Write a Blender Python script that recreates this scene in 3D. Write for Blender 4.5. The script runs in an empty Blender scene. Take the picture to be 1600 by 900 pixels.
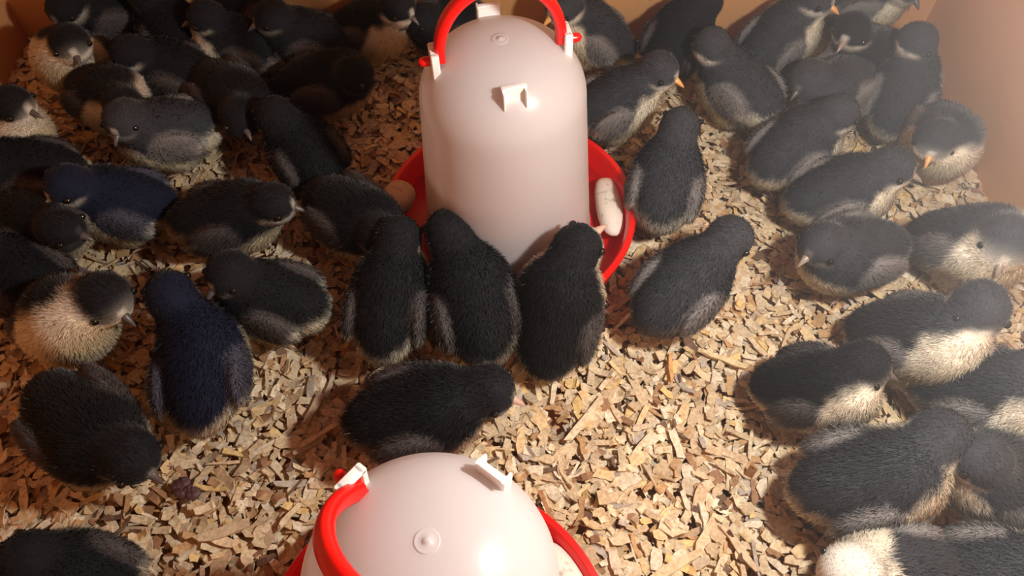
import bpy, math, random
import numpy as np
from mathutils import Vector, Matrix, Euler
R = math.radians
scene = bpy.context.scene
COL = scene.collection

# ------------------------------------------------------------------ camera
cd = bpy.data.cameras.new('camera'); cam = bpy.data.objects.new('camera', cd); COL.objects.link(cam)
cd.lens = 27.0; cd.sensor_width = 36.0; cd.clip_start = 0.01
cam.location = (0, 0, 0.488); cam.rotation_euler = (R(33.8), 0, 0)
scene.camera = cam
# ------------------------------------------------------------------ light
scene.view_settings.view_transform = 'Standard'; scene.view_settings.look = 'None'
scene.view_settings.exposure = 0.0; scene.view_settings.gamma = 1.0
scene.view_settings.use_curve_mapping = False
w = bpy.data.worlds.new('world'); scene.world = w; w.use_nodes = True
w.node_tree.nodes['Background'].inputs[0].default_value = (1.0, 0.32, 0.24, 1)
w.node_tree.nodes['Background'].inputs[1].default_value = 0.19
def lamp(name, kind, loc, energy, color, size):
    l = bpy.data.lights.new(name, kind); l.energy = energy; l.color = color
    if kind == 'POINT': l.shadow_soft_size = size
    o = bpy.data.objects.new(name, l); o.location = loc; COL.objects.link(o); return o
bulb = lamp('bulb_light', 'POINT', (0.205, 0.150, 0.395), 8.0, (1.0, 0.95, 0.89), 0.014)

# ------------------------------------------------------------------ helpers
def mat(name, color=(.8,.8,.8), rough=.5, **kw):
    m = bpy.data.materials.new(name); m.use_nodes = True
    b = m.node_tree.nodes['Principled BSDF']
    b.inputs['Base Color'].default_value = (*color, 1); b.inputs['Roughness'].default_value = rough
    for k, v in kw.items(): b.inputs[k.replace('_', ' ')].default_value = v
    return m
def nodes(m): return m.node_tree.nodes, m.node_tree.links, m.node_tree.nodes['Principled BSDF']
def mesh_np(name, V, Fc, smooth=True):
    me = bpy.data.meshes.new(name); me.from_pydata([tuple(v) for v in V], [], [tuple(f) for f in Fc])
    me.polygons.foreach_set('use_smooth', [smooth]*len(me.polygons)); me.update(); return me
def obj(name, me, m=None, parent=None):
    o = bpy.data.objects.new(name, me); COL.objects.link(o)
    if m is not None and not me.materials: me.materials.append(m)
    if parent is not None: o.parent = parent
    return o
def empty(name, loc, rot=(0,0,0)):
    o = bpy.data.objects.new(name, None); COL.objects.link(o); o.location = loc; o.rotation_euler = rot
    o.empty_display_size = .01; return o
def tag(o, label=None, cat=None, group=None, kind=None):
    if label: o['label'] = label
    if cat: o['category'] = cat
    if group: o['group'] = group
    if kind: o['kind'] = kind
    return o
def lathe(prof, n=96):
    V = []; F = []
    for r, z in prof:
        for i in range(n):
            a = 2*math.pi*i/n; V.append((r*math.cos(a), r*math.sin(a), z))
    for j in range(len(prof)-1):
        for i in range(n):
            F.append((j*n+i, j*n+(i+1) % n, (j+1)*n+(i+1) % n, (j+1)*n+i))
    if prof[0][0] < 1e-3: F.append(tuple(range(n))[::-1])
    if prof[-1][0] < 1e-3: F.append(tuple((len(prof)-1)*n+i for i in range(n)))
    return V, F
def tube(pts, rad, n=10, cap=True):
    pts = [Vector(p) for p in pts]; V = []; F = []
    up = None
    for i, p in enumerate(pts):
        t = (pts[min(i+1, len(pts)-1)]-pts[max(i-1, 0)]).normalized()
        if up is None: up = t.orthogonal().normalized()
        up = (up-t*up.dot(t)).normalized(); s = t.cross(up)
        r = rad[i] if hasattr(rad, '__len__') else rad
        for k in range(n):
            a = 2*math.pi*k/n; V.append(tuple(p+(up*math.cos(a)+s*math.sin(a))*r))
    for i in range(len(pts)-1):
        for k in range(n):
            F.append((i*n+k, i*n+(k+1) % n, (i+1)*n+(k+1) % n, (i+1)*n+k))
    if cap: F.append(tuple(range(n))[::-1]); F.append(tuple((len(pts)-1)*n+k for k in range(n)))
    return V, F
def join(*parts):
    V = []; F = []
    for v, f in parts:
        o = len(V); V += [tuple(x) for x in v]; F += [tuple(i+o for i in q) for q in f]
    return V, F
def xf(part, M):
    v, f = part; return [tuple(M @ Vector(p)) for p in v], f
def box(cx, cy, cz, sx, sy, sz, bev=0):
    # rounded box: chamfered corners in plan
    x, y, z = sx/2, sy/2, sz/2; b = bev
    ring = [(x-b,-y),(x,-y+b),(x,y-b),(x-b,y),(-x+b,y),(-x,y-b),(-x,-y+b),(-x+b,-y)] if b else [(x,-y),(x,y),(-x,y),(-x,-y)]
    n = len(ring); V = []
    lv = [(-z, 1-b/x*.8 if b else 1), (-z+b, 1), (z-b, 1), (z, 1-b/x*.8 if b else 1)] if b else [(-z, 1), (z, 1)]
    for zz, k in lv: V += [(cx+p[0]*k, cy+p[1]*k, cz+zz) for p in ring]
    F = [(j*n+i, j*n+(i+1) % n, (j+1)*n+(i+1) % n, (j+1)*n+i) for j in range(len(lv)-1) for i in range(n)]
    F += [tuple(range(n))[::-1], tuple((len(lv)-1)*n+i for i in range(n))]
    return V, F
def auto_smooth(me, ang=35):
    me.update(); 
    import bmesh
    bm = bmesh.new(); bm.from_mesh(me); bmesh.ops.recalc_face_normals(bm, faces=bm.faces)
    for e in bm.edges:
        if len(e.link_faces) == 2 and e.calc_face_angle(0) > R(ang): e.smooth = False
    for f in bm.faces: f.smooth = True
    bm.to_mesh(me); bm.free(); return me

# ------------------------------------------------------------------ the cardboard brooder
card = mat('cardboard', (.62,.36,.17), .75)
N, L, B = nodes(card)
tc = N.new('ShaderNodeTexCoord'); n1 = N.new('ShaderNodeTexNoise'); n1.inputs['Scale'].default_value = 7; n1.inputs['Detail'].default_value = 6
cr = N.new('ShaderNodeValToRGB'); cr.color_ramp.elements[0].color = (.58,.28,.10,1); cr.color_ramp.elements[1].color = (.72,.39,.16,1)
cr.color_ramp.elements[0].position = .3; cr.color_ramp.elements[1].position = .7
L.new(tc.outputs['Object'], n1.inputs['Vector']); L.new(n1.outputs['Fac'], cr.inputs[0])
vo = N.new('ShaderNodeTexVoronoi'); vo.inputs['Scale'].default_value = 26; L.new(tc.outputs['Object'], vo.inputs['Vector'])
c2 = N.new('ShaderNodeValToRGB'); c2.color_ramp.elements[0].color = (.12,.06,.03,1); c2.color_ramp.elements[1].color = (1,1,1,1)
c2.color_ramp.elements[0].position = .035; c2.color_ramp.elements[1].position = .05
L.new(vo.outputs['Distance'], c2.inputs[0])
mx = N.new('ShaderNodeMix'); mx.data_type = 'RGBA'; mx.blend_type = 'MULTIPLY'; mx.inputs[0].default_value = .7
L.new(cr.outputs[0], mx.inputs[6]); L.new(c2.outputs[0], mx.inputs[7]); L.new(mx.outputs[2], B.inputs['Base Color'])
wv = N.new('ShaderNodeTexWave'); wv.inputs['Scale'].default_value = 60; wv.inputs['Distortion'].default_value = .4
bp = N.new('ShaderNodeBump'); bp.inputs['Strength'].default_value = .06; bp.inputs['Distance'].default_value = .002
L.new(tc.outputs['Object'], wv.inputs['Vector']); L.new(wv.outputs['Fac'], bp.inputs['Height']); L.new(bp.outputs['Normal'], B.inputs['Normal'])

XL, XR, YB, YF, HT = -.474, .398, .622, -.24, .46
def wall(name, a, b, seed, bulge=.004, th=.005):
    # a crumpled sheet of corrugated card from a to b, HT high, with thickness
    rng = random.Random(seed); nx, nz = 28, 16
    d = Vector((b[0]-a[0], b[1]-a[1], 0)); nrm = Vector((d.y, -d.x, 0)).normalized()
    ph = [rng.uniform(0, 6) for _ in range(4)]
    V = []
    for side in (0, 1):
        for j in range(nz+1):
            for i in range(nx+1):
                u, v = i/nx, j/nz
                off = bulge*(math.sin(u*5+ph[0])*math.sin(v*4+ph[1])+.4*math.sin(u*13+ph[2]+v*3))*math.sin(math.pi*min(1, max(0, u)))
                p = Vector((a[0], a[1], -.012))+d*u+Vector((0, 0, (HT+.012)*v))+nrm*(off-th*side)
                V.append(tuple(p))
    m = (nx+1)*(nz+1); F = []
    for j in range(nz):
        for i in range(nx):
            q = (j*(nx+1)+i, j*(nx+1)+i+1, (j+1)*(nx+1)+i+1, (j+1)*(nx+1)+i)
            F.append(q); F.append(tuple(m+k for k in q[::-1]))
    edge = [i for i in range(nx+1)]+[j*(nx+1)+nx for j in range(1, nz+1)]+[nz*(nx+1)+i for i in range(nx-1, -1, -1)]+[j*(nx+1) for j in range(nz-1, 0, -1)]
    for k in range(len(edge)):
        p, q = edge[k], edge[(k+1) % len(edge)]; F.append((q, p, p+m, q+m))
    me = auto_smooth(mesh_np(name, V, F)); return tag(obj(name, me, card), kind='structure')
wall('wall_back', (XR, YB), (XL, YB), 3)
wall('wall_left', (XL, YB), (XL, YF), 5)
wall('wall_right', (XR, YF), (XR, YB), 8, .008)
wall('wall_front', (XL, YF), (XR, YF), 9)
tag(obj('floor', mesh_np('floor', *box((XL+XR)/2, (YB+YF)/2, -.018, XR-XL, YB-YF, .012), smooth=False), card), kind='structure')

# ------------------------------------------------------------------ wood chip bedding
wood = mat('wood_chip', (.6,.4,.2), .8)
N, L, B = nodes(wood)
at_ = N.new('ShaderNodeAttribute'); at_.attribute_name = 'tone'
tc = N.new('ShaderNodeTexCoord'); nz_ = N.new('ShaderNodeTexNoise'); nz_.inputs['Scale'].default_value = 420; nz_.inputs['Detail'].default_value = 3
L.new(tc.outputs['Object'], nz_.inputs['Vector'])
cr = N.new('ShaderNodeValToRGB'); cr.color_ramp.elements[0].color = (.62,.55,.48,1); cr.color_ramp.elements[1].color = (1,1,1,1)
cr.color_ramp.elements[0].position = .3; cr.color_ramp.elements[1].position = .62
L.new(nz_.outputs['Fac'], cr.inputs[0])
mx = N.new('ShaderNodeMix'); mx.data_type = 'RGBA'; mx.blend_type = 'MULTIPLY'; mx.inputs[0].default_value = .8
L.new(at_.outputs['Color'], mx.inputs[6]); L.new(cr.outputs[0], mx.inputs[7]); L.new(mx.outputs[2], B.inputs['Base Color'])

def chip_colors(rng, n):
    pal = np.array([(.80,.66,.44),(.76,.60,.38),(.88,.77,.57),(.66,.50,.31),(.80,.60,.33),(.58,.36,.17),(.64,.52,.36),(.40,.22,.11),(.20,.12,.075),(.86,.62,.27),(.55,.48,.40)])
    pr = np.array([.20,.18,.14,.12,.08,.07,.07,.045,.025,.03,.04]); pr = pr/pr.sum()
    c = pal[rng.choice(len(pal), n, p=pr)]
    return np.clip(c*rng.uniform(.85, 1.1, (n, 1)), 0, 1)
def chips(name, P, Ls, Ws, Ts, curl, Rm, colr, rng):
    """thin curled shavings: 5 stations along, ragged ends, closed thickness"""
    n = len(P); S = 5
    u = np.linspace(-.5, .5, S)
    V = np.zeros((n, S, 4, 3))
    wj = rng.uniform(.72, 1.12, (n, S)); wj[:, 0] *= rng.uniform(.6, 1, n); wj[:, -1] *= rng.uniform(.6, 1, n)
    sk = rng.normal(0, .05, (n, S))
    for j in range(S):
        x = u[j]*Ls; zc = curl*(u[j]**2*4)*Ls
        for k, (sy, sz) in enumerate(((-1,-1),(1,-1),(1,1),(-1,1))):
            V[:, j, k, 0] = x+(rng.normal(0, .06, n)*Ls if j in (0, S-1) else 0)
            V[:, j, k, 1] = (sy*.5*wj[:, j]+sk[:, j])*Ws
            V[:, j, k, 2] = zc+sz*.5*Ts+abs(sy)*0
    # cross curl: edges lifted
    V = np.einsum('nij,nskj->nski', Rm, V)+P[:, None, None, :]
    base = (np.arange(n)*S*4)[:, None, None]
    F = []
    for j in range(S-1):
        for k in range(4):
            F.append((j*4+k, j*4+(k+1) % 4, (j+1)*4+(k+1) % 4, (j+1)*4+k))
    F.append((3,2,1,0)); F.append(((S-1)*4, (S-1)*4+1, (S-1)*4+2, (S-1)*4+3))
    F = np.array(F); FF = (base+F[None]).reshape(-1, 4)
    me = bpy.data.meshes.new(name); nv = n*S*4; nf = len(FF)
    me.vertices.add(nv); me.vertices.foreach_set('co', V.reshape(-1))
    me.loops.add(nf*4); me.loops.foreach_set('vertex_index', FF.reshape(-1).astype(np.int32))
    me.polygons.add(nf); me.polygons.foreach_set('loop_start', (np.arange(nf)*4).astype(np.int32))
    me.update(calc_edges=True)
    at = me.attributes.new('tone', 'FLOAT_COLOR', 'POINT')
    cc = np.ones((nv, 4)); cc[:, :3] = np.repeat(colr, S*4, axis=0); at.data.foreach_set('color', cc.reshape(-1).astype(np.float32))
    me.polygons.foreach_set('use_smooth', np.zeros(nf, bool)); me.validate(); return me
def rotm(yaw, ax, ay):
    cz, sz = np.cos(yaw), np.sin(yaw); cx, sx = np.cos(ax), np.sin(ax); cy, sy = np.cos(ay), np.sin(ay)
    n = len(yaw); Z = np.zeros((n,3,3)); X = np.zeros((n,3,3)); Y = np.zeros((n,3,3))
    Z[:,0,0]=cz; Z[:,0,1]=-sz; Z[:,1,0]=sz; Z[:,1,1]=cz; Z[:,2,2]=1
    X[:,0,0]=1; X[:,1,1]=cx; X[:,1,2]=-sx; X[:,2,1]=sx; X[:,2,2]=cx
    Y[:,0,0]=cy; Y[:,0,2]=sy; Y[:,1,1]=1; Y[:,2,0]=-sy; Y[:,2,2]=cy
    return Z @ Y @ X
DRINK = [(-.002, .376, .090), (-.0394, .060, .094)]
def litter():
    rng = np.random.default_rng(11); n = 34000
    x = rng.uniform(XL+.004, XR-.004, n); y = rng.uniform(-.06, YB-.004, n)
    for dx, dy, r in DRINK:
        k = np.hypot(x-dx, y-dy) > r; x = x[k]; y = y[k]
    n = len(x); big = rng.random(n)
    Ls = np.where(big < .06, rng.uniform(.014, .026, n), rng.gamma(4, .0025, n)+.0018)
    Ws = np.where(big < .06, rng.uniform(.0018, .004, n), np.clip(rng.gamma(5, .0009, n)+.0012, .001, Ls))
    Ts = rng.uniform(.0003, .0011, n)
    mound = .0025*np.sin(x*23+1)*np.sin(y*19+2)
    z = rng.uniform(-.008, .0035, n)+mound
    Rm = rotm(rng.uniform(0, 2*np.pi, n), rng.normal(0, .26, n), rng.normal(0, .18, n))
    curl = rng.normal(0, .13, n)
    return chips('wood_shavings', np.stack([x, y, z], 1), Ls, Ws, Ts, curl, Rm, chip_colors(rng, n), rng)
tag(obj('wood_shavings', litter(), wood), 'loose bed of pale tan wood shavings covering the box floor', 'wood shavings', kind='stuff')

# ------------------------------------------------------------------ drinkers
plastic = mat('milky_plastic', (.74,.74,.76), .30)
N, L, B = nodes(plastic)
B.inputs['Subsurface Weight'].default_value = .0; B.inputs['Subsurface Radius'].default_value = (.012,.008,.006); B.inputs['Subsurface Scale'].default_value = 1.0
trn = N.new('ShaderNodeBsdfTranslucent'); trn.inputs[0].default_value = (.95,.90,.86,1)
tpr = N.new('ShaderNodeBsdfTransparent'); m1 = N.new('ShaderNodeMixShader'); m2 = N.new('ShaderNodeMixShader')
m1.inputs[0].default_value = .45; m2.inputs[0].default_value = .30
out = N['Material Output']
L.new(B.outputs[0], m1.inputs[1]); L.new(trn.outputs[0], m1.inputs[2]); L.new(m1.outputs[0], m2.inputs[1]); L.new(tpr.outputs[0], m2.inputs[2]); L.new(m2.outputs[0], out.inputs[0])
lugm = mat('white_plastic', (.88,.84,.80), .35, Subsurface_Weight=.15)
lugm.node_tree.nodes['Principled BSDF'].inputs['Subsurface Radius'].default_value = (.004,.003,.002)
red = mat('red_plastic', (.80,.006,.004), .28, Subsurface_Weight=.1)
red.node_tree.nodes['Principled BSDF'].inputs['Subsurface Radius'].default_value = (.004,.001,.001)
water = mat('water', (.72,.40,.37), .05, Alpha=.8)  # pink base colour paints in the red glow of the tray beneath
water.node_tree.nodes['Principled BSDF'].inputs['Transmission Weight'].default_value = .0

def dome_z(r): return .146+.044*max(0, 1-(r/.0535)**2.25)**.5
def jar_profile():
    p = [(.0600,.014),(.0632,.014),(.0632,.020),(.0624,.024),(.0618,.030)]
    for i in range(1, 13): t = i/12; p.append((.0618+(.0538-.0618)*t, .030+.112*t))
    for i in range(1, 26):
        a = i/25*math.pi/2; r = .0535*math.cos(a)
        if r < .0007: r = .0006
        p.append((r, dome_z(r)))
    # inner skin
    q = [(max(.0005, r-.0014), z-.0012) for r, z in p[4:]]
    return p+q[::-1]+[(.0600,.014)]
def drinker(loc, rot, yaw_lugs, bail_tilt, label):
    root = tag(empty('poultry_drinker', loc, rot), label, 'poultry drinker', None)
    tray = [(.0005,.006),(.060,.006),(.066,.003),(.086,.003),(.0905,.008),(.0935,.030),(.0960,.0315),(.0968,.0330),(.0960,.0345),(.0925,.0345),(.0905,.032),
            (.0878,.011),(.0840,.0065),(.0680,.0065),(.0655,.012),(.064,.0135),(.0005,.0135)]
    obj('tray', auto_smooth(mesh_np('tray', *lathe(tray, 128)), 40), red, root)
    wt = lathe([(.0650,.0150),(.0887,.0170),(.0650,.0172)], 96)
    obj('trough_water', mesh_np('trough_water', *lathe([(.0645,.0138),(.0880,.0160),(.0880,.0164),(.0645,.0164)], 96)), waterclear, root)
    jar = obj('jar', auto_smooth(mesh_np('jar', *lathe(jar_profile(), 128)), 50), plastic, root)
    nub = lathe([(.0052,-.0008),(.0050,.0000),(.0044,-.0001),(.0016,-.0001),(.0012,.0007),(.0005,.0009)], 32)
    obj('moulding_mark', mesh_np('moulding_mark', *xf(nub, Matrix.Translation((0,0,.1902)))), plastic, jar)
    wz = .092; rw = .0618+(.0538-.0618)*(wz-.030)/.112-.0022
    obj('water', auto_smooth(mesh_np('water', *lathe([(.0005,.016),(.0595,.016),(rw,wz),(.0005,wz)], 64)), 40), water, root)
    # four lugs standing on the shoulder; two of them carry the handle pins
    for k in range(4):
        a = yaw_lugs+k*math.pi/2; r = .0385; zb = dome_z(r)
        M = Matrix.Rotation(a, 4, 'Z') @ Matrix.Translation((r, 0, 0))
        if k % 2 == 0:                                # channel shaped feet front and rear
            h = .013; z0 = zb-.004
            part = join(xf(box(0,0,z0+h/2,.0022,.0145,h,.0006), Matrix.Identity(4)), box(.0022,-.0066,z0+h/2-.001,.0058,.0014,h-.001,.0004), box(.0022,.0066,z0+h/2-.001,.0058,.0014,h-.001,.0004), box(0,0,z0+h-.0009,.0034,.0150,.0016,.0004))
            part = xf(part, M)
        else:                                         # forked bearing posts
            h = .020; z0 = zb-.008
            part = join(box(.002,-.0055,z0+h/2,.0050,.0034,h,.0007), box(.002,.0055,z0+h/2,.0050,.0034,h,.0007), box(.002,0,z0+h-.0012,.0050,.0140,.0024,.0007), box(.002,0,z0+.004,.0046,.0110,.006,.0006))
            part = xf(part, M)
        obj('lug', auto_smooth(mesh_np('lug', *part)), lugm, jar)
    # handle: arch + two pins, axis through lugs 1 and 3
    zc = dome_z(.0395)+.0052; pts = []
    for i in range(41):
        a = math.pi*i/40
        rx = .0372; rz = .046
        e = 1.0
        pts.append(Vector((rx*math.cos(a), 0, rz*math.sin(a)**.92)))
    arch = []
    V = []; F = []
    nseg = 12
    for i, p in enumerate(pts):
        t = (pts[min(i+1, 40)]-pts[max(i-1, 0)]).normalized(); s = Vector((0, 1, 0)); nn = t.cross(s)
        for k in range(nseg):
            b = 2*math.pi*k/nseg
            cx = abs(math.cos(b))**.6*math.copysign(1, math.cos(b)); sx = abs(math.sin(b))**.6*math.copysign(1, math.sin(b))
            V.append(tuple(p+s*cx*.0044+nn*sx*.0034))
    for i in range(40):
        for k in range(nseg): F.append((i*nseg+k, i*nseg+(k+1) % nseg, (i+1)*nseg+(k+1) % nseg, (i+1)*nseg+k))
    F.append(tuple(range(nseg))[::-1]); F.append(tuple(40*nseg+k for k in range(nseg)))
    parts = [(V, F)]
    for sgn in (-1, 1):
        xs = [.034, .046, .0487, .0500]; rs = [.0030, .0030, .0026, .0012]
        parts.append(tube([(sgn*x, 0, 0) for x in xs], rs, 14))
    me = auto_smooth(mesh_np('handle', *join(*parts)), 45)
    h = obj('handle', me, red, root)
    h.location = (0, 0, zc); h.rotation_euler = Euler((bail_tilt, 0, yaw_lugs+math.pi/2), 'XYZ')
    return root
waterclear = mat('trough_water', (.08,.01,.01), .03, Alpha=.10)
drinker((-.002, .376, .002), (R(0), R(-1.5), 0), R(-78), R(2), 'tall white drinker with upright red handle in the middle, chicks drinking at its red tray')
drinker((-.0400, .0645, .008), (R(-5), R(2.5), 0), R(52), R(-46), 'white drinker nearest the camera, cut by the bottom edge, red handle fallen to one side')

# ------------------------------------------------------------------ stones lying in the troughs
def stone_mat(name, c1, c2):
    m = mat(name, c1, .6); N, L, B = nodes(m)
    tc = N.new('ShaderNodeTexCoord'); n = N.new('ShaderNodeTexNoise'); n.inputs['Scale'].default_value = 160; n.inputs['Detail'].default_value = 5
    r = N.new('ShaderNodeValToRGB'); r.color_ramp.elements[0].position = .30; r.color_ramp.elements[1].position = .42
    r.color_ramp.elements[0].color = (*c2, 1); r.color_ramp.elements[1].color = (*c1, 1)
    b = N.new('ShaderNodeBump'); b.inputs['Strength'].default_value = .3; b.inputs['Distance'].default_value = .001
    L.new(tc.outputs['Object'], n.inputs['Vector']); L.new(n.outputs['Fac'], r.inputs[0]); L.new(r.outputs[0], B.inputs['Base Color'])
    L.new(n.outputs['Fac'], b.inputs['Height']); L.new(b.outputs['Normal'], B.inputs['Normal']); return m
sw = stone_mat('white_stone', (.80,.74,.64), (.50,.44,.36)); sb = stone_mat('brown_stone', (.60,.42,.30), (.40,.26,.18))
def stone(loc, sz, yaw, seed, m, label, tilt=0):
    rng = random.Random(seed); V = []; F = []; nu, nv = 28, 18
    ph = [rng.uniform(0, 6) for _ in range(6)]
    for j in range(nv+1):
        th = math.pi*j/nv
        for i in range(nu):
            a = 2*math.pi*i/nu; x, y, z = math.sin(th)*math.cos(a), math.sin(th)*math.sin(a), math.cos(th)
            f = 1+.035*math.sin(3*x+ph[0]+2*y)+.03*math.sin(4*y+ph[1])+.02*math.sin(5*z+ph[2]+3*x)
            sx = math.copysign(abs(x)**.85, x)
            V.append((sx*f*sz[0]/2, y*f*sz[1]/2, z*f*sz[2]/2))
    for j in range(nv):
        for i in range(nu): F.append((j*nu+i, (j+1)*nu+i, (j+1)*nu+(i+1) % nu, j*nu+(i+1) % nu))
    o = obj('stone', mesh_np('stone', V, F), m); o.location = loc; o.rotation_euler = (0, tilt, yaw)
    return tag(o, label, 'stone', 'stones weighing down the drinker trays')
stone((.076,.387,.0245), (.060,.0205,.017), R(96), 1, sw, 'long white pebble in the right side of the tall drinker\'s tray')
stone((-.086,.380,.043), (.032,.025,.020), R(80), 2, sb, 'rounded brownish pebble on the left rim of the tall drinker\'s tray', R(8))
stone((-.070,.338,.019), (.026,.014,.012), R(-60), 4, sw, 'small white pebble between the two chicks at the left front of the tall drinker')
stone((.008,.300,.019), (.034,.015,.013), R(8), 5, sb, 'grey brown pebble in the tray front beside the upright stretching chick')
stone((.030,.109,.026), (.042,.019,.018), R(-58), 6, sw, 'pale grey pebble in the tray of the drinker nearest the camera')

# ------------------------------------------------------------------ larger splinters lying on top of the bedding
SPL = [  # x, y, yaw, length, width, tone, label
 (.050,.216,52,.040,.0052,(.80,.66,.44),'longest pale grey splinter on the open bedding right of the running chick'),
 (.024,.150,-68,.030,.0030,(.50,.24,.11),'thin reddish brown stick just right of the near drinker'),
 (.112,.254,86,.022,.0030,(.74,.42,.16),'orange tinted upright splinter below the slate chick by the tray'),
 (.150,.262,-22,.034,.0042,(.78,.62,.36),'pale tan splinter slanting down right beneath the slate chick by the tray'),
 (.205,.262,42,.026,.0036,(.82,.60,.32),'tan splinter near the back of the black profile chick at lower right'),
 (-.128,.205,38,.030,.0032,(.80,.64,.40),'narrow pale splinter on the chips left of the running chick'),
 (-.136,.222,72,.026,.0060,(.50,.38,.24),'broad greyish bark splinter in the chips left of the running chick'),
 (-.180,.140,20,.030,.0070,(.66,.52,.34),'broad grey tan flake in the lower left bedding'),
 (-.140,.150,55,.022,.0040,(.82,.68,.44),'short pale stick in the bedding left of the near drinker'),
 (.100,.120,28,.034,.0060,(.74,.58,.36),'broad tan strip low in the bedding right of the near drinker'),
 (.140,.130,-58,.032,.0045,(.70,.54,.34),'long strip slanting down right at the bottom of the bedding'),
 (.165,.385,30,.030,.0040,(.72,.48,.24),'curved tan splinter right of the rump of the chick seen from behind'),
]
for i, (x, y, yaw, ln, wd, tone, lab) in enumerate(SPL):
    rg = np.random.default_rng(100+i)
    me = chips('wood_splinter', np.zeros((1,3)), np.array([ln]), np.array([wd]), np.array([.0022]), np.array([.03]), rotm(np.zeros(1), np.array([.12]), np.array([.05])), np.array([tone]), rg)
    o = obj('wood_splinter', me, wood); o.location = (x, y, .0060); o.rotation_euler = (0, 0, R(yaw))
    tag(o, lab, 'wood splinter', 'large splinters on the bedding')

# ------------------------------------------------------------------ chicks
down = mat('down', (.03,.03,.03), .85)
N, L, B = nodes(down)
a_ = N.new('ShaderNodeAttribute'); a_.attribute_name = 'plumage'; L.new(a_.outputs['Color'], B.inputs['Base Color'])
B.inputs['Sheen Weight'].default_value = .08; B.inputs['Sheen Roughness'].default_value = .4; B.inputs['Specular IOR Level'].default_value = .2
eye_m = mat('eye', (.01,.008,.006), .08)
beak_m = {'dark': mat('beak_dark', (.10,.085,.08), .35), 'horn': mat('beak_horn', (.30,.24,.19), .35), 'orange': mat('beak_orange', (.80,.42,.14), .35), 'pink': mat('beak_pink', (.55,.36,.28), .35)}
leg_m = mat('leg_skin', (.50,.34,.22), .5)

def nets(fn, lo, hi, h):
    ax = [np.arange(lo[i], hi[i]+h, h) for i in range(3)]
    G = np.stack(np.meshgrid(*ax, indexing='ij'), -1); Fv = fn(G); S = Fv < 0
    n = np.array(Fv.shape)-1
    corners = [(i,j,k) for i in (0,1) for j in (0,1) for k in (0,1)]
    sl = lambda a, c: a[c[0]:c[0]+n[0], c[1]:c[1]+n[1], c[2]:c[2]+n[2]]
    acc = np.zeros((*n, 3)); cnt = np.zeros(tuple(n))
    for a in corners:
        for ax_ in range(3):
            if a[ax_] == 0:
                b = list(a); b[ax_] = 1; b = tuple(b)
                fa, fb = sl(Fv, a), sl(Fv, b); m = (fa < 0) != (fb < 0)
                t = np.where(m, fa/(fa-fb+1e-12), 0)
                p = np.array(a, float)[None,None,None,:]+np.zeros((*n,3)); p[..., ax_] = t
                acc += np.where(m[..., None], p, 0); cnt += m
    act = cnt > 0; idx = -np.ones(tuple(n), int); idx[act] = np.arange(act.sum())
    I = np.argwhere(act); V = (I+acc[act]/cnt[act][:, None])*h+np.array(lo)
    Q = []
    for a in range(3):
        b, c = (a+1) % 3, (a+2) % 3
        s0 = [slice(None)]*3; s1 = [slice(None)]*3; s0[a] = slice(0, -1); s1[a] = slice(1, None)
        d = S[tuple(s0)] != S[tuple(s1)]; E = np.argwhere(d)
        E = E[(E[:, b] > 0) & (E[:, c] > 0) & (E[:, b] < n[b]) & (E[:, c] < n[c])]
        inside = S[E[:,0], E[:,1], E[:,2]]
        def cell(db, dc):
            e = E.copy(); e[:, b] -= db; e[:, c] -= dc; return idx[e[:,0], e[:,1], e[:,2]]
        q = np.stack([cell(1,1), cell(0,1), cell(0,0), cell(1,0)], 1)
        q[~inside] = q[~inside][:, ::-1]; Q.append(q)
    return V, np.concatenate(Q)
def ell(p, c, r, Rm=None):
    q = p-np.array(c)
    if Rm is not None: q = q @ Rm
    r = np.array(r); k0 = np.sqrt(((q/r)**2).sum(-1)); k1 = np.sqrt(((q/r**2)**2).sum(-1))+1e-9
    return k0*(k0-1)/k1
def cap(p, a, b, ra, rb):
    a = np.array(a); b = np.array(b); d = b-a; t = np.clip(((p-a) @ d)/(d @ d), 0, 1)
    return np.sqrt(((p-a-t[..., None]*d)**2).sum(-1))-(ra+(rb-ra)*t)
def smin(a, b, k):
    h = np.maximum(k-np.abs(a-b), 0)/k; return np.minimum(a, b)-h*h*k*.25
def ry(deg):          # column frame: nose-up pitch
    t = R(deg); return np.array([[math.cos(t),0,-math.sin(t)],[0,1,0],[math.sin(t),0,math.cos(t)]])

def sstep(a, b, x): t = np.clip((x-a)/(b-a), 0, 1); return t*t*(3-2*t)

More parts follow.
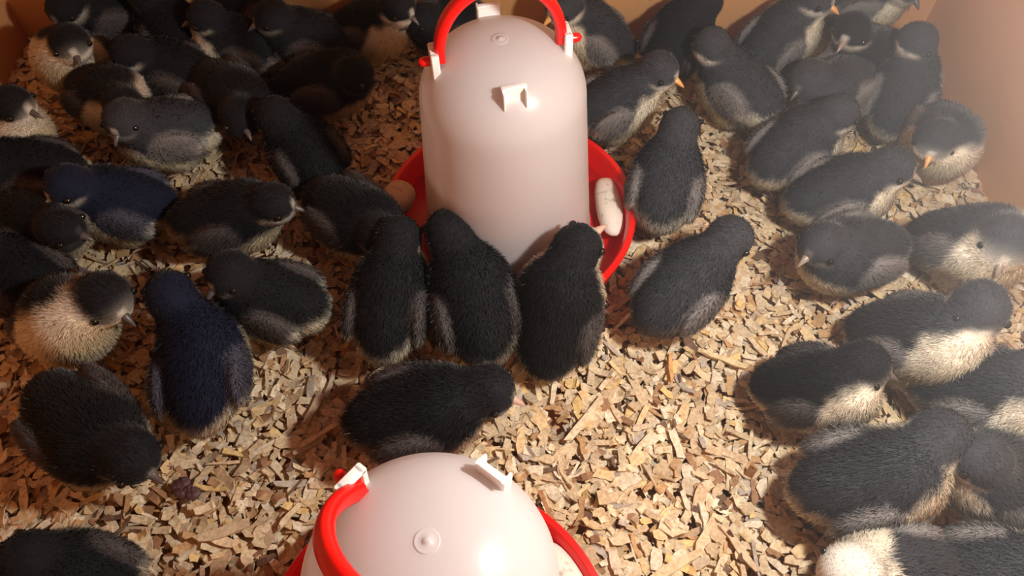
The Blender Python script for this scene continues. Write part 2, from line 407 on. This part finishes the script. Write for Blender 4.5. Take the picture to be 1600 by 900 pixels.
def make_chick(i, spec):
    label, X, Y, yaw, head, byaw, bpitch, style, pale, bodyp, bk, scl = spec
    rng = np.random.default_rng(500+i); rnd = random.Random(i)
    root = tag(empty('chick', (X, Y, .002), (0, 0, R(yaw))), label, 'chick', 'chicks crowding the brooder box')
    Hd = np.array(head, float)/scl; bz = .043
    root.scale = (scl, scl, scl)
    Rb = ry(bodyp); bc = np.array([0, 0, bz])
    loc = lambda v: bc+Rb @ np.array(v)
    fat = rng.uniform(.96, 1.05)
    yw, pt = R(byaw), R(bpitch)
    f = np.array([math.cos(pt)*math.cos(yw), math.cos(pt)*math.sin(yw), math.sin(pt)])
    side = np.array([-math.sin(yw), math.cos(yw), 0]); up = np.cross(f, side)
    Rh = np.stack([f, side, up], 1)
    wl = [rng.uniform(-8, 10), rng.uniform(-8, 10)]
    nb = loc((.022, 0, .008))
    def sdf(p):
        d = ell(p, bc, (.0345*fat, .0278*fat, .0275*fat), Rb)
        d = smin(d, ell(p, loc((.014, 0, -.002)), (.024, .0248, .0245), Rb), .012)
        d = smin(d, ell(p, loc((-.028, 0, .003)), (.016, .0145, .013), Rb), .016)
        d = smin(d, cap(p, nb, Hd-np.array([0,0,.003]), .0215, .0140), .016)
        d = smin(d, ell(p, Hd, (.0168, .0150, .0148), Rh), .008)
        d = smin(d, ell(p, Hd+f*.004-up*.006, (.012, .0125, .009), Rh), .006)
        for s_, w_ in ((-1, wl[0]), (1, wl[1])):
            Rw = Rb @ ry(w_)
            d = smin(d, ell(p, loc((-.006, s_*.0245, .005)), (.0225, .0065, .0145), Rw), .0035)
            d = smin(d, ell(p, loc((-.003, s_*.013, -.018)), (.012, .010, .012), Rb), .008)
        return d
    lo = np.minimum(np.array([-.06,-.04,.004]), Hd-.026); hi = np.maximum(np.array([.05,.04,.080]), Hd+.026)
    lo[2] = max(lo[2], .001)
    if bodyp > 12 or bodyp < -4: lo = lo-np.array([.01,0,.0])
    V, Q = nets(sdf, lo, hi, .0028)
    def grad(p, e=.0006):
        g = np.stack([sdf(p+np.eye(3)[a]*e)-sdf(p-np.eye(3)[a]*e) for a in range(3)], -1)
        return g/(np.linalg.norm(g, axis=-1, keepdims=True)+1e-9)
    for _ in range(2): V = V-grad(V)*sdf(V)[:, None]*.9
    # plumage ------------------------------------------------------
    base = {'d': (.0105,.011,.013), 'b': (.009,.012,.030), 'g': (.042,.045,.052)}[style]  # 'g' is grey down; at right it also paints the veil over black chicks
    base = np.array(base)*rng.uniform(.9, 1.15)
    wingc = {'d': (.11,.095,.092), 'b': (.09,.09,.12), 'g': (.27,.25,.24)}[style]
    cream = np.array((.84,.73,.50)) if style == 'g' else np.array((.80,.67,.42)); white = np.array((.86,.82,.72))*(.8 if pale > 1.1 else 1)
    sd = rng.uniform(0, 20, 3)
    def colour(p, nr):
        q = (p-bc) @ Rb; h = (p-Hd) @ Rh
        nz = (np.sin(p[:,0]*310+sd[0])*np.sin(p[:,1]*290+sd[1])*np.sin(p[:,2]*330+sd[2]))*.0022
        dh = np.linalg.norm(p-Hd, axis=1); isH = 1-sstep(.016, .021, dh)
        # belly and breast
        lvl = -.0125+.012*pale
        frontness = sstep(-.004, .030-.010*sstep(.6, .95, pale), q[:,0])
        k = 1-sstep(lvl-.005, lvl+.003, q[:,2]+nz-frontness*(.006+.019*pale))
        k = k*sstep(.0, .25, pale)
        # the sides behind the breast stay dark higher up
        k = k*(1-.8*(1-isH)*(1-sstep(-.022, -.004, q[:,0])))+0
        # pale rump tip under the tail
        rump = (1-sstep(-.033, -.023, q[:,0]+nz))*(1-sstep(.003, .012, q[:,2]+nz))*sstep(.25,.5,pale)*.85
        k = np.maximum(k, rump)
        hk = np.maximum((1-sstep(-.0040, -.0010, h[:,2]+nz*.6+.12*(.010-h[:,0])))*sstep(-.010, -.002, h[:,0]), (1-sstep(-.009,-.006, h[:,2]+nz*.6)))
        fore = sstep(.0135, .0155, h[:,0])*(1-sstep(.002, .004, np.abs(h[:,1])))*(1-sstep(.006,.008,h[:,2]))*.7
        eye = 1-sstep(.0035, .0055, np.hypot(h[:,0]-.0085, h[:,2]-.0012))
        hk = np.maximum(np.maximum(hk*(1-eye), fore)*sstep(.2, .5, pale), sstep(1.1, 1.25, pale))
        k = k*(1-isH)+hk*isH
        cc = cream*(1-.6*sstep(-.01,.012,q[:,2])[:,None])+white*(.6*sstep(-.01,.012,q[:,2])[:,None])
        cc = cc*(1-isH[:,None])+white*isH[:,None]
        # wings
        wx = q[:,0]+.007; wzv = q[:,2]-.0055
        w = sstep(.0165, .0225, np.abs(q[:,1]))*(1-isH)*(sstep(-.25, .25, 1-((wx/.023)**2+(wzv/.0165)**2)+nz*60))
        tip = w*(1-sstep(-.020, -.008, wx+nz*2))*(1-sstep(-.002,.006,wzv))*sstep(.15,.5,pale)
        col = base[None]*(1+nz[:,None]*60)
        # greyish shoulders / flanks
        fl = (1-sstep(-.006, .010, q[:,2]))*(1-isH)*.35
        col = col*(1-fl[:,None])+np.array(wingc)*fl[:,None]
        col = col*(1-.75*w[:,None])+np.array(wingc)*.75*w[:,None]
        col = col*(1-.6*tip[:,None])+white*.6*tip[:,None]*.8
        col = col*(1-k[:,None])+cc*k[:,None]
        return np.clip(col, .004, .95)
    nrm = grad(V); colV = colour(V, nrm)
    # fur ----------------------------------------------------------
    Pq = V[Q]; fn = np.cross(Pq[:,2]-Pq[:,0], Pq[:,3]-Pq[:,1]); ar = np.linalg.norm(fn, axis=1)/2
    if (fn*nrm[Q[:,0]]).sum() < 0: Q = Q[:, ::-1]
    nf = 26000
    pick = rng.choice(len(Q), nf, p=ar/ar.sum()); w4 = rng.dirichlet((1,1,1,1), nf)
    P0 = (V[Q[pick]]*w4[..., None]).sum(1); n0 = grad(P0); P0 = P0-n0*sdf(P0)[:, None]
    q0 = (P0-bc) @ Rb; dh = np.linalg.norm(P0-Hd, axis=1); isH = (1-sstep(.017, .026, dh))[:, None]
    flow = (Rb @ np.array([-1, 0, -.35]))[None]*(1-isH)+(-f-up*.15)[None]*isH
    flow = flow-n0*(flow*n0).sum(1)[:, None]; flow /= np.linalg.norm(flow, axis=1)[:, None]+1e-9
    dirv = n0*(.50-.22*isH)+flow*(.68)+rng.normal(0, .27, (nf, 3)); dirv /= np.linalg.norm(dirv, axis=1)[:, None]
    face = sstep(.008, .016, ((P0-Hd) @ Rh)[:,0])*isH[:,0]; ln = rng.uniform(.0024, .0048, nf)*(1-.45*isH[:,0])*(1-.6*face); lng = rng.random(nf) < .12; ln[lng] *= 1.5
    wd = np.where(lng, .00012, rng.uniform(.00016, .00034, nf))*(1-.3*isH[:,0])
    sdv = np.cross(dirv, n0+rng.normal(0, .35, (nf, 3))); sdv /= np.linalg.norm(sdv, axis=1)[:, None]+1e-9
    a = P0-sdv*wd[:, None]-n0*.0006; b = P0+sdv*wd[:, None]-n0*.0006
    mid = P0+dirv*ln[:, None]*.55; tip = P0+dirv*ln[:, None]+flow*ln[:, None]*.25
    m1_ = mid-sdv*wd[:, None]*.8; m2_ = mid+sdv*wd[:, None]*.8
    FV = np.stack([a, b, m2_, m1_, tip], 1).reshape(-1, 3)
    cf = colour(P0, n0)*rng.uniform(.90, 1.10, (nf, 1)); cf = np.repeat(cf, 5, axis=0)
    nv0 = len(V); bi = nv0+np.arange(nf)*5
    quads = np.stack([bi, bi+1, bi+2, bi+3], 1); tris = np.stack([bi+3, bi+2, bi+4], 1)
    VV = np.concatenate([V, FV]); VV[:, 2] = np.maximum(VV[:, 2], .0035)
    lv = np.concatenate([Q.reshape(-1), quads.reshape(-1), tris.reshape(-1)]).astype(np.int32)
    ls = np.concatenate([np.arange(len(Q)+nf)*4, (len(Q)+nf)*4+np.arange(nf)*3]).astype(np.int32)
    me = bpy.data.meshes.new('body'); me.vertices.add(len(VV)); me.vertices.foreach_set('co', VV.reshape(-1))
    me.loops.add(len(lv)); me.loops.foreach_set('vertex_index', lv)
    me.polygons.add(len(ls)); me.polygons.foreach_set('loop_start', ls)
    me.update(calc_edges=True)
    at = me.attributes.new('plumage', 'FLOAT_COLOR', 'POINT'); cc = np.ones((len(VV), 4)); cc[:, :3] = np.concatenate([colV, cf]).clip(0, 1)
    at.data.foreach_set('color', cc.reshape(-1).astype(np.float32))
    me.polygons.foreach_set('use_smooth', np.ones(len(ls), bool))
    fd = n0*.8+dirv*.35; fd /= np.linalg.norm(fd, axis=1)[:, None]
    me.normals_split_custom_set_from_vertices(np.concatenate([nrm, np.repeat(fd, 5, axis=0)]).tolist())
    obj('body', me, down, root)
    # face ---------------------------------------------------------
    M = Matrix([[*Rh[0], Hd[0]], [*Rh[1], Hd[1]], [*Rh[2], Hd[2]], [0,0,0,1]])
    up_b = []
    xs = [.012, .0172, .0203, .0234, .0258, .0268]; hs = [.0031,.0032,.0027,.0018,.0010,.0003]; zs = [-.0010,-.0012,-.0016,-.0024,-.0034,-.0040]; ws = [.0040,.0033,.0025,.0016,.0009,.0003]
    def beak(half):
        Vb = []; Fb = []; n = 12
        for x, hh, zz, ww in zip(xs, hs, zs, ws):
            if half < 0: x = x-(.0022 if x > .016 else 0); hh *= .7; ww *= .85; zz -= .0006
            for k in range(n):
                t = math.pi*k/(n-1); Vb.append((x, ww*math.cos(t), zz+half*hh*math.sin(t)))
        for j in range(len(xs)-1):
            for k in range(n): Fb.append((j*n+k, j*n+(k+1) % n, (j+1)*n+(k+1) % n, (j+1)*n+k))
        Fb += [tuple(range(n)), tuple((len(xs)-1)*n+k for k in range(n))[::-1]]
        return Vb, Fb
    obj('beak', auto_smooth(mesh_np('beak', *xf(join(beak(1), beak(-1)), M)), 60), beak_m[bk], root)
    for s_ in (-1, 1):
        c = Vector((.0092, s_*.0146, .0012)); Ve, Fe = lathe([(.0004,-.0028),(.0014,-.0024),(.0024,-.0014),(.0028,0),(.0024,.0014),(.0014,.0024),(.0004,.0028)], 14)
        Ve = [tuple(M @ (c+Vector(v))) for v in Ve]; obj('eye', mesh_np('eye', Ve, Fe), eye_m, root)
    # legs ---------------------------------------------------------
    for s_ in (-1, 1):
        fx = rnd.uniform(-.006, .010); hip = loc((-.003, s_*.013, -.016)); ft = (fx, s_*.014, .0045)
        parts = [tube([tuple(hip), ((hip[0]+fx)/2-.004, s_*.0135, .014), ft], [.0026, .0019, .0017], 8)]
        for ang, l_ in ((-26, .013), (0, .016), (26, .013), (180, .008)):
            ca, sa = math.cos(R(ang)), math.sin(R(ang))
            parts.append(tube([ft, (fx+ca*l_*.5, ft[1]+sa*l_*.5, .0046), (fx+ca*l_*.85, ft[1]+sa*l_*.85, .0034), (fx+ca*l_, ft[1]+sa*l_, .0022)], [.0016,.0013,.0010,.0003], 7))
        obj('leg', mesh_np('leg', *join(*parts)), leg_m, root)
    return root
CHICKS = [
    ('black chick facing the camera with cream breast by the left cardboard wall', -0.383, 0.539, -78, (0.023, 0.015, 0.074), 17, -15, 'd', 1.0, 32, 'dark', 0.91),
    ('black chick at the top left corner, dark beak pointing down left', -0.368, 0.6, 200, (0.027, 0.022, 0.07), 48, -20, 'd', 0.35, 10, 'dark', 0.91),
    ('black chick near the top left seen from behind with a grey wing stripe', -0.304, 0.571, 120, (0.027, 0.007, 0.072), 4, 0, 'd', 0.3, 0, 'dark', 0.91),
    ('black chick with reddish throat turned left in the shade of the upper left crowd', -0.288, 0.52, 165, (0.027, 0.011, 0.066), 29, -20, 'd', 0.4, 0, 'dark', 0.91),
    ('black chick facing left with a tan stripe down throat and breast', -0.239, 0.554, 175, (0.022, -0.001, 0.07), 14, -10, 'd', 0.75, 15, 'dark', 0.91),
    ('black chick with a pale eye spot looking left in the upper left crowd', -0.179, 0.561, 170, (0.027, 0.005, 0.068), 39, -10, 'd', 0.3, 5, 'dark', 0.91),
    ('plain black chick nearest the wood chips in the crowd left of the tall drinker', -0.16, 0.506, 10, (0.029, -0.019, 0.064), -15, -10, 'd', 0.2, 0, 'dark', 0.91),
    ('black chick with tan cheeks looking right from the top edge beside the drinker', -0.13, 0.579, -10, (0.034, -0.007, 0.074), -26, -15, 'd', 0.8, 15, 'dark', 0.91),
    ('dark chick crouched behind the left arm of the red handle', -0.05, 0.578, 180, (0.027, 0.01, 0.06), 31, 0, 'd', 0.1, 0, 'dark', 0.91),
    ('black chick cut by the top edge above the tan striped one', -0.249, 0.604, 60, (0.027, -0.022, 0.07), -3, 0, 'd', 0.1, 0, 'dark', 0.91),
    ('black chick with a white patch, half hidden among the upper left crowd', -0.34, 0.492, -30, (0.044, -0.012, 0.06), -12, -10, 'd', 0.8, 10, 'dark', 0.91),
    ('smoky grey chick with black head facing left below the upper left crowd', -0.276, 0.45, 190, (0.027, 0.004, 0.064), 72, -12, 'g', 0.5, 0, 'dark', 0.91),
    ('black chick without pale markings between the grey chick and the crowd', -0.241, 0.496, -40, (0.047, -0.017, 0.056), -22, -10, 'd', 0.1, 0, 'dark', 0.91),
    ('chick at the left edge with a black cap and big cream breast', -0.406, 0.444, -10, (0.025, 0.002, 0.078), -7, -12, 'd', 1.0, 25, 'dark', 0.91),
    ('black chick at the left edge beneath the cream breasted one', -0.371, 0.405, 180, (0.027, 0.017, 0.066), 75, -20, 'd', 0.3, 0, 'dark', 0.91),
    ('blue black chick facing left with cream throat and pale wing tip', -0.292, 0.374, 180, (0.027, 0.006, 0.07), 52, -10, 'b', 0.75, 10, 'horn', 0.91),
    ('black chick tucked below the blue black one at the far left', -0.351, 0.356, -10, (0.036, -0.014, 0.06), -5, -10, 'd', 0.25, 0, 'dark', 0.91),
    ('very dark chick at the left edge behind the cream breasted one', -0.342, 0.305, 150, (0.027, 0.003, 0.064), 10, 0, 'd', 0.1, 0, 'dark', 0.91),
    ('large black chick looking down right over a bright cream breast, left side', -0.301, 0.272, -38, (0.033, 0.022, 0.074), 1, -22, 'd', 1.0, 32, 'dark', 1.0),
    ('blue black chick seen from behind with cream down along its right flank', -0.2, 0.231, 100, (0.047, 0.015, 0.068), 17, 0, 'b', 0.45, 4, 'dark', 0.96),
    ('black chick heading down right with a raised grey wing, lower left', -0.266, 0.194, -38, (0.047, 0.006, 0.056), 3, -30, 'd', 0.35, -6, 'dark', 0.98),
    ('black chick with cream flank in the bottom left corner', -0.237, 0.099, 160, (0.027, -0.001, 0.06), 20, 0, 'd', 0.7, 0, 'dark', 0.91),
    ('black and grey chick facing left, standing alone below the chip patch', -0.163, 0.287, 165, (0.027, -0.0, 0.066), 70, -10, 'd', 0.45, 0, 'dark', 0.91),
    ('black chick crossing left to right with a cream belly patch', -0.213, 0.36, 10, (0.04, -0.009, 0.062), -17, -10, 'd', 0.4, 0, 'dark', 0.91),
    ('black chick walking away up left between crowd and tall drinker', -0.161, 0.424, 125, (0.027, 0.008, 0.068), -6, 0, 'd', 0.1, 0, 'dark', 0.91),
    ('black chick with grey wing leaning in at the left of the tray', -0.12, 0.363, -35, (0.041, -0.009, 0.056), -3, -20, 'd', 0.3, -4, 'dark', 0.91),
    ('black chick from behind with white rump, leftmost of three at the tray', -0.084, 0.282, 85, (0.042, -0.002, 0.066), -7, -10, 'd', 0.5, 6, 'dark', 0.93),
    ('black chick from behind, middle of the three at the tray', -0.025, 0.281, 105, (0.047, 0.006, 0.07), 5, -10, 'd', 0.35, 6, 'dark', 1.0),
    ('black chick stretching upright to the right with whitish cheek, at the tray front', 0.03, 0.275, 75, (0.03, -0.005, 0.082), -37, 15, 'd', 0.55, 42, 'pink', 0.98),
    ('dark chick running right just behind the near drinker', -0.061, 0.201, 12, (0.047, 0.0, 0.06), -28, -15, 'd', 0.35, 0, 'pink', 0.98),
    ('slate black chick heading up right beside the chip patch, right of the tray', 0.117, 0.296, 45, (0.044, -0.004, 0.066), -45, -20, 'g', 0.3, 4, 'dark', 0.91),
    ('black chick from behind with grey wings and cream rump, right of the tray', 0.117, 0.391, 75, (0.039, -0.001, 0.068), -5, 0, 'g', 0.55, 4, 'dark', 0.91),
    ('grey and cream chick in profile with bright orange beak', 0.082, 0.479, 22, (0.037, -0.005, 0.072), -56, -10, 'g', 0.85, 10, 'orange', 0.91),
    ('chick with yellow cheek and cream flank behind the right handle pin', 0.073, 0.571, 165, (0.025, 0.02, 0.08), 51, -20, 'g', 0.9, 26, 'orange', 0.91),
    ('slate black chick climbing against the back cardboard wall', 0.146, 0.561, 60, (0.027, -0.01, 0.07), 11, 0, 'd', 0.1, 5, 'dark', 0.91),
    ('grey winged chick seen from behind with cream rump, below the back wall', 0.193, 0.498, 125, (0.033, 0.011, 0.072), -2, -10, 'g', 0.5, 0, 'dark', 0.91),
    ('grey chick with cream belly looking right by the top edge', 0.237, 0.563, 35, (0.022, -0.007, 0.08), -73, -8, 'g', 0.95, 26, 'orange', 0.91),
    ('pale flanked chick cut by the top edge near the right corner', 0.323, 0.619, 0, (0.027, -0.018, 0.07), -64, -20, 'g', 0.9, 0, 'dark', 0.91),
    ('slate chick with white eye mark facing down left near the right corner', 0.314, 0.542, 200, (0.031, -0.003, 0.074), 31, -12, 'd', 0.5, 10, 'horn', 0.91),
    ('chick with black cap and pale cheek standing against the right wall', 0.325, 0.491, 62, (0.022, 0.007, 0.08), -75, -20, 'g', 0.8, 20, 'dark', 0.91),
    ('slate chick squeezed in behind the white throated one', 0.274, 0.503, 215, (0.027, -0.012, 0.056), 11, -20, 'g', 0.3, 0, 'dark', 0.91),
    ('slate chick with white throat and fluffy grey wing facing right', 0.223, 0.43, 35, (0.027, -0.008, 0.072), -23, 0, 'g', 0.75, 14, 'dark', 0.91),
    ('round slate chick facing the camera with orange beak at the right wall', 0.344, 0.443, -110, (0.027, -0.012, 0.062), -3, -22, 'g', 0.8, 14, 'orange', 0.91),
    ('slate chick facing right, cream throat meeting the orange beaked one', 0.248, 0.384, 10, (0.033, 0.0, 0.066), -40, -5, 'g', 0.85, 12, 'horn', 0.91),
    ('smoky chick turned left with drowsy eye and thin beak', 0.246, 0.329, 195, (0.031, -0.002, 0.06), 25, -12, 'g', 0.3, 0, 'horn', 0.91),
    ('pale breasted chick facing the camera at the right edge', 0.329, 0.333, -55, (0.017, -0.007, 0.074), -56, -18, 'g', 1.0, 36, 'horn', 1.0),
    ('tall chick with big white breast facing the camera, lower right', 0.268, 0.255, -38, (0.017, 0.01, 0.088), -60, -22, 'g', 1.0, 36, 'horn', 1.0),
    ('black chick in profile facing right with fluffy cream breast', 0.195, 0.221, -18, (0.019, 0.008, 0.07), -3, -10, 'd', 0.95, 30, 'dark', 0.9),
    ('chick with white breast cut by the right edge, beneath the tall one', 0.3, 0.215, -30, (0.017, 0.007, 0.07), -5, -5, 'g', 0.95, 32, 'dark', 1.0),
    ('grey black chick facing right with yellow tinted breast, lower right', 0.209, 0.158, 8, (0.042, 0.013, 0.068), -12, -5, 'g', 0.9, 12, 'dark', 1.0),
    ('slate chick turned left beak to beak with the yellow tinted one', 0.295, 0.158, 165, (0.027, 0.002, 0.066), -7, -5, 'g', 0.6, 12, 'dark', 0.91),
    ('chick with cream head and shoulders along the bottom edge at right', 0.217, 0.103, 180, (0.037, 0.001, 0.062), 14, -10, 'g', 1.3, 0, 'horn', 0.91),
    ('dark chick in the bottom right corner', 0.269, 0.103, 0, (0.027, 0.005, 0.06), 0, 0, 'g', 0.8, 0, 'dark', 0.91),
]
for i, s in enumerate(CHICKS): make_chick(i, s)

# ------------------------------------------------------------------ a dropping on the bedding
drm = mat('dropping', (.10,.045,.05), .6)
def dropping():
    rng = random.Random(3); parts = []
    for k in range(5):
        c = Vector((rng.uniform(-.008,.008), rng.uniform(-.008,.008), 0)); r = rng.uniform(.005,.0075)
        V, F = lathe([(.0004,-1),(.5,-.87),(.87,-.5),(1,0),(.87,.5),(.5,.87),(.0004,1)], 16)
        parts.append(([(c.x+v[0]*r, c.y+v[1]*r*.9, v[2]*.0035*(1+.3*math.sin(9*v[0]+4*v[1]))) for v in V], F))
    return join(*parts)
o = tag(obj('dropping', mesh_np('dropping', *dropping()), drm), 'dark purplish dropping on the bedding beside the chick with the raised wing', 'dropping')
o.location = (-.209, .165, .0055); o.scale = (.8, .8, .8)

# ------------------------------------------------------------------ added haze volume standing in for lens flare veil, denser to the right
hz = bpy.data.materials.new('lens_veil'); hz.use_nodes = True; N, L = hz.node_tree.nodes, hz.node_tree.links
N.remove(N['Principled BSDF']); vs = N.new('ShaderNodeVolumeScatter'); vs.inputs['Color'].default_value = (.95,.95,.97,1)
vs.inputs['Density'].default_value = .12; vs.inputs['Anisotropy'].default_value = .6
tc = N.new('ShaderNodeTexCoord'); sx = N.new('ShaderNodeSeparateXYZ'); mr = N.new('ShaderNodeMapRange')
mr.inputs[1].default_value = -.02; mr.inputs[2].default_value = .36; mr.inputs[3].default_value = .01; mr.inputs[4].default_value = .42
L.new(tc.outputs['Object'], sx.inputs[0]); L.new(sx.outputs[0], mr.inputs[0]); L.new(mr.outputs[0], vs.inputs['Density'])
L.new(vs.outputs[0], N['Material Output'].inputs['Volume'])
tag(obj('lens_veil', mesh_np('lens_veil', *box(-.03, .18, .28, 1.1, 1.1, .7), smooth=False), hz), 'added thin haze standing in for the lens flare veil towards the right side', 'haze', kind='stuff')
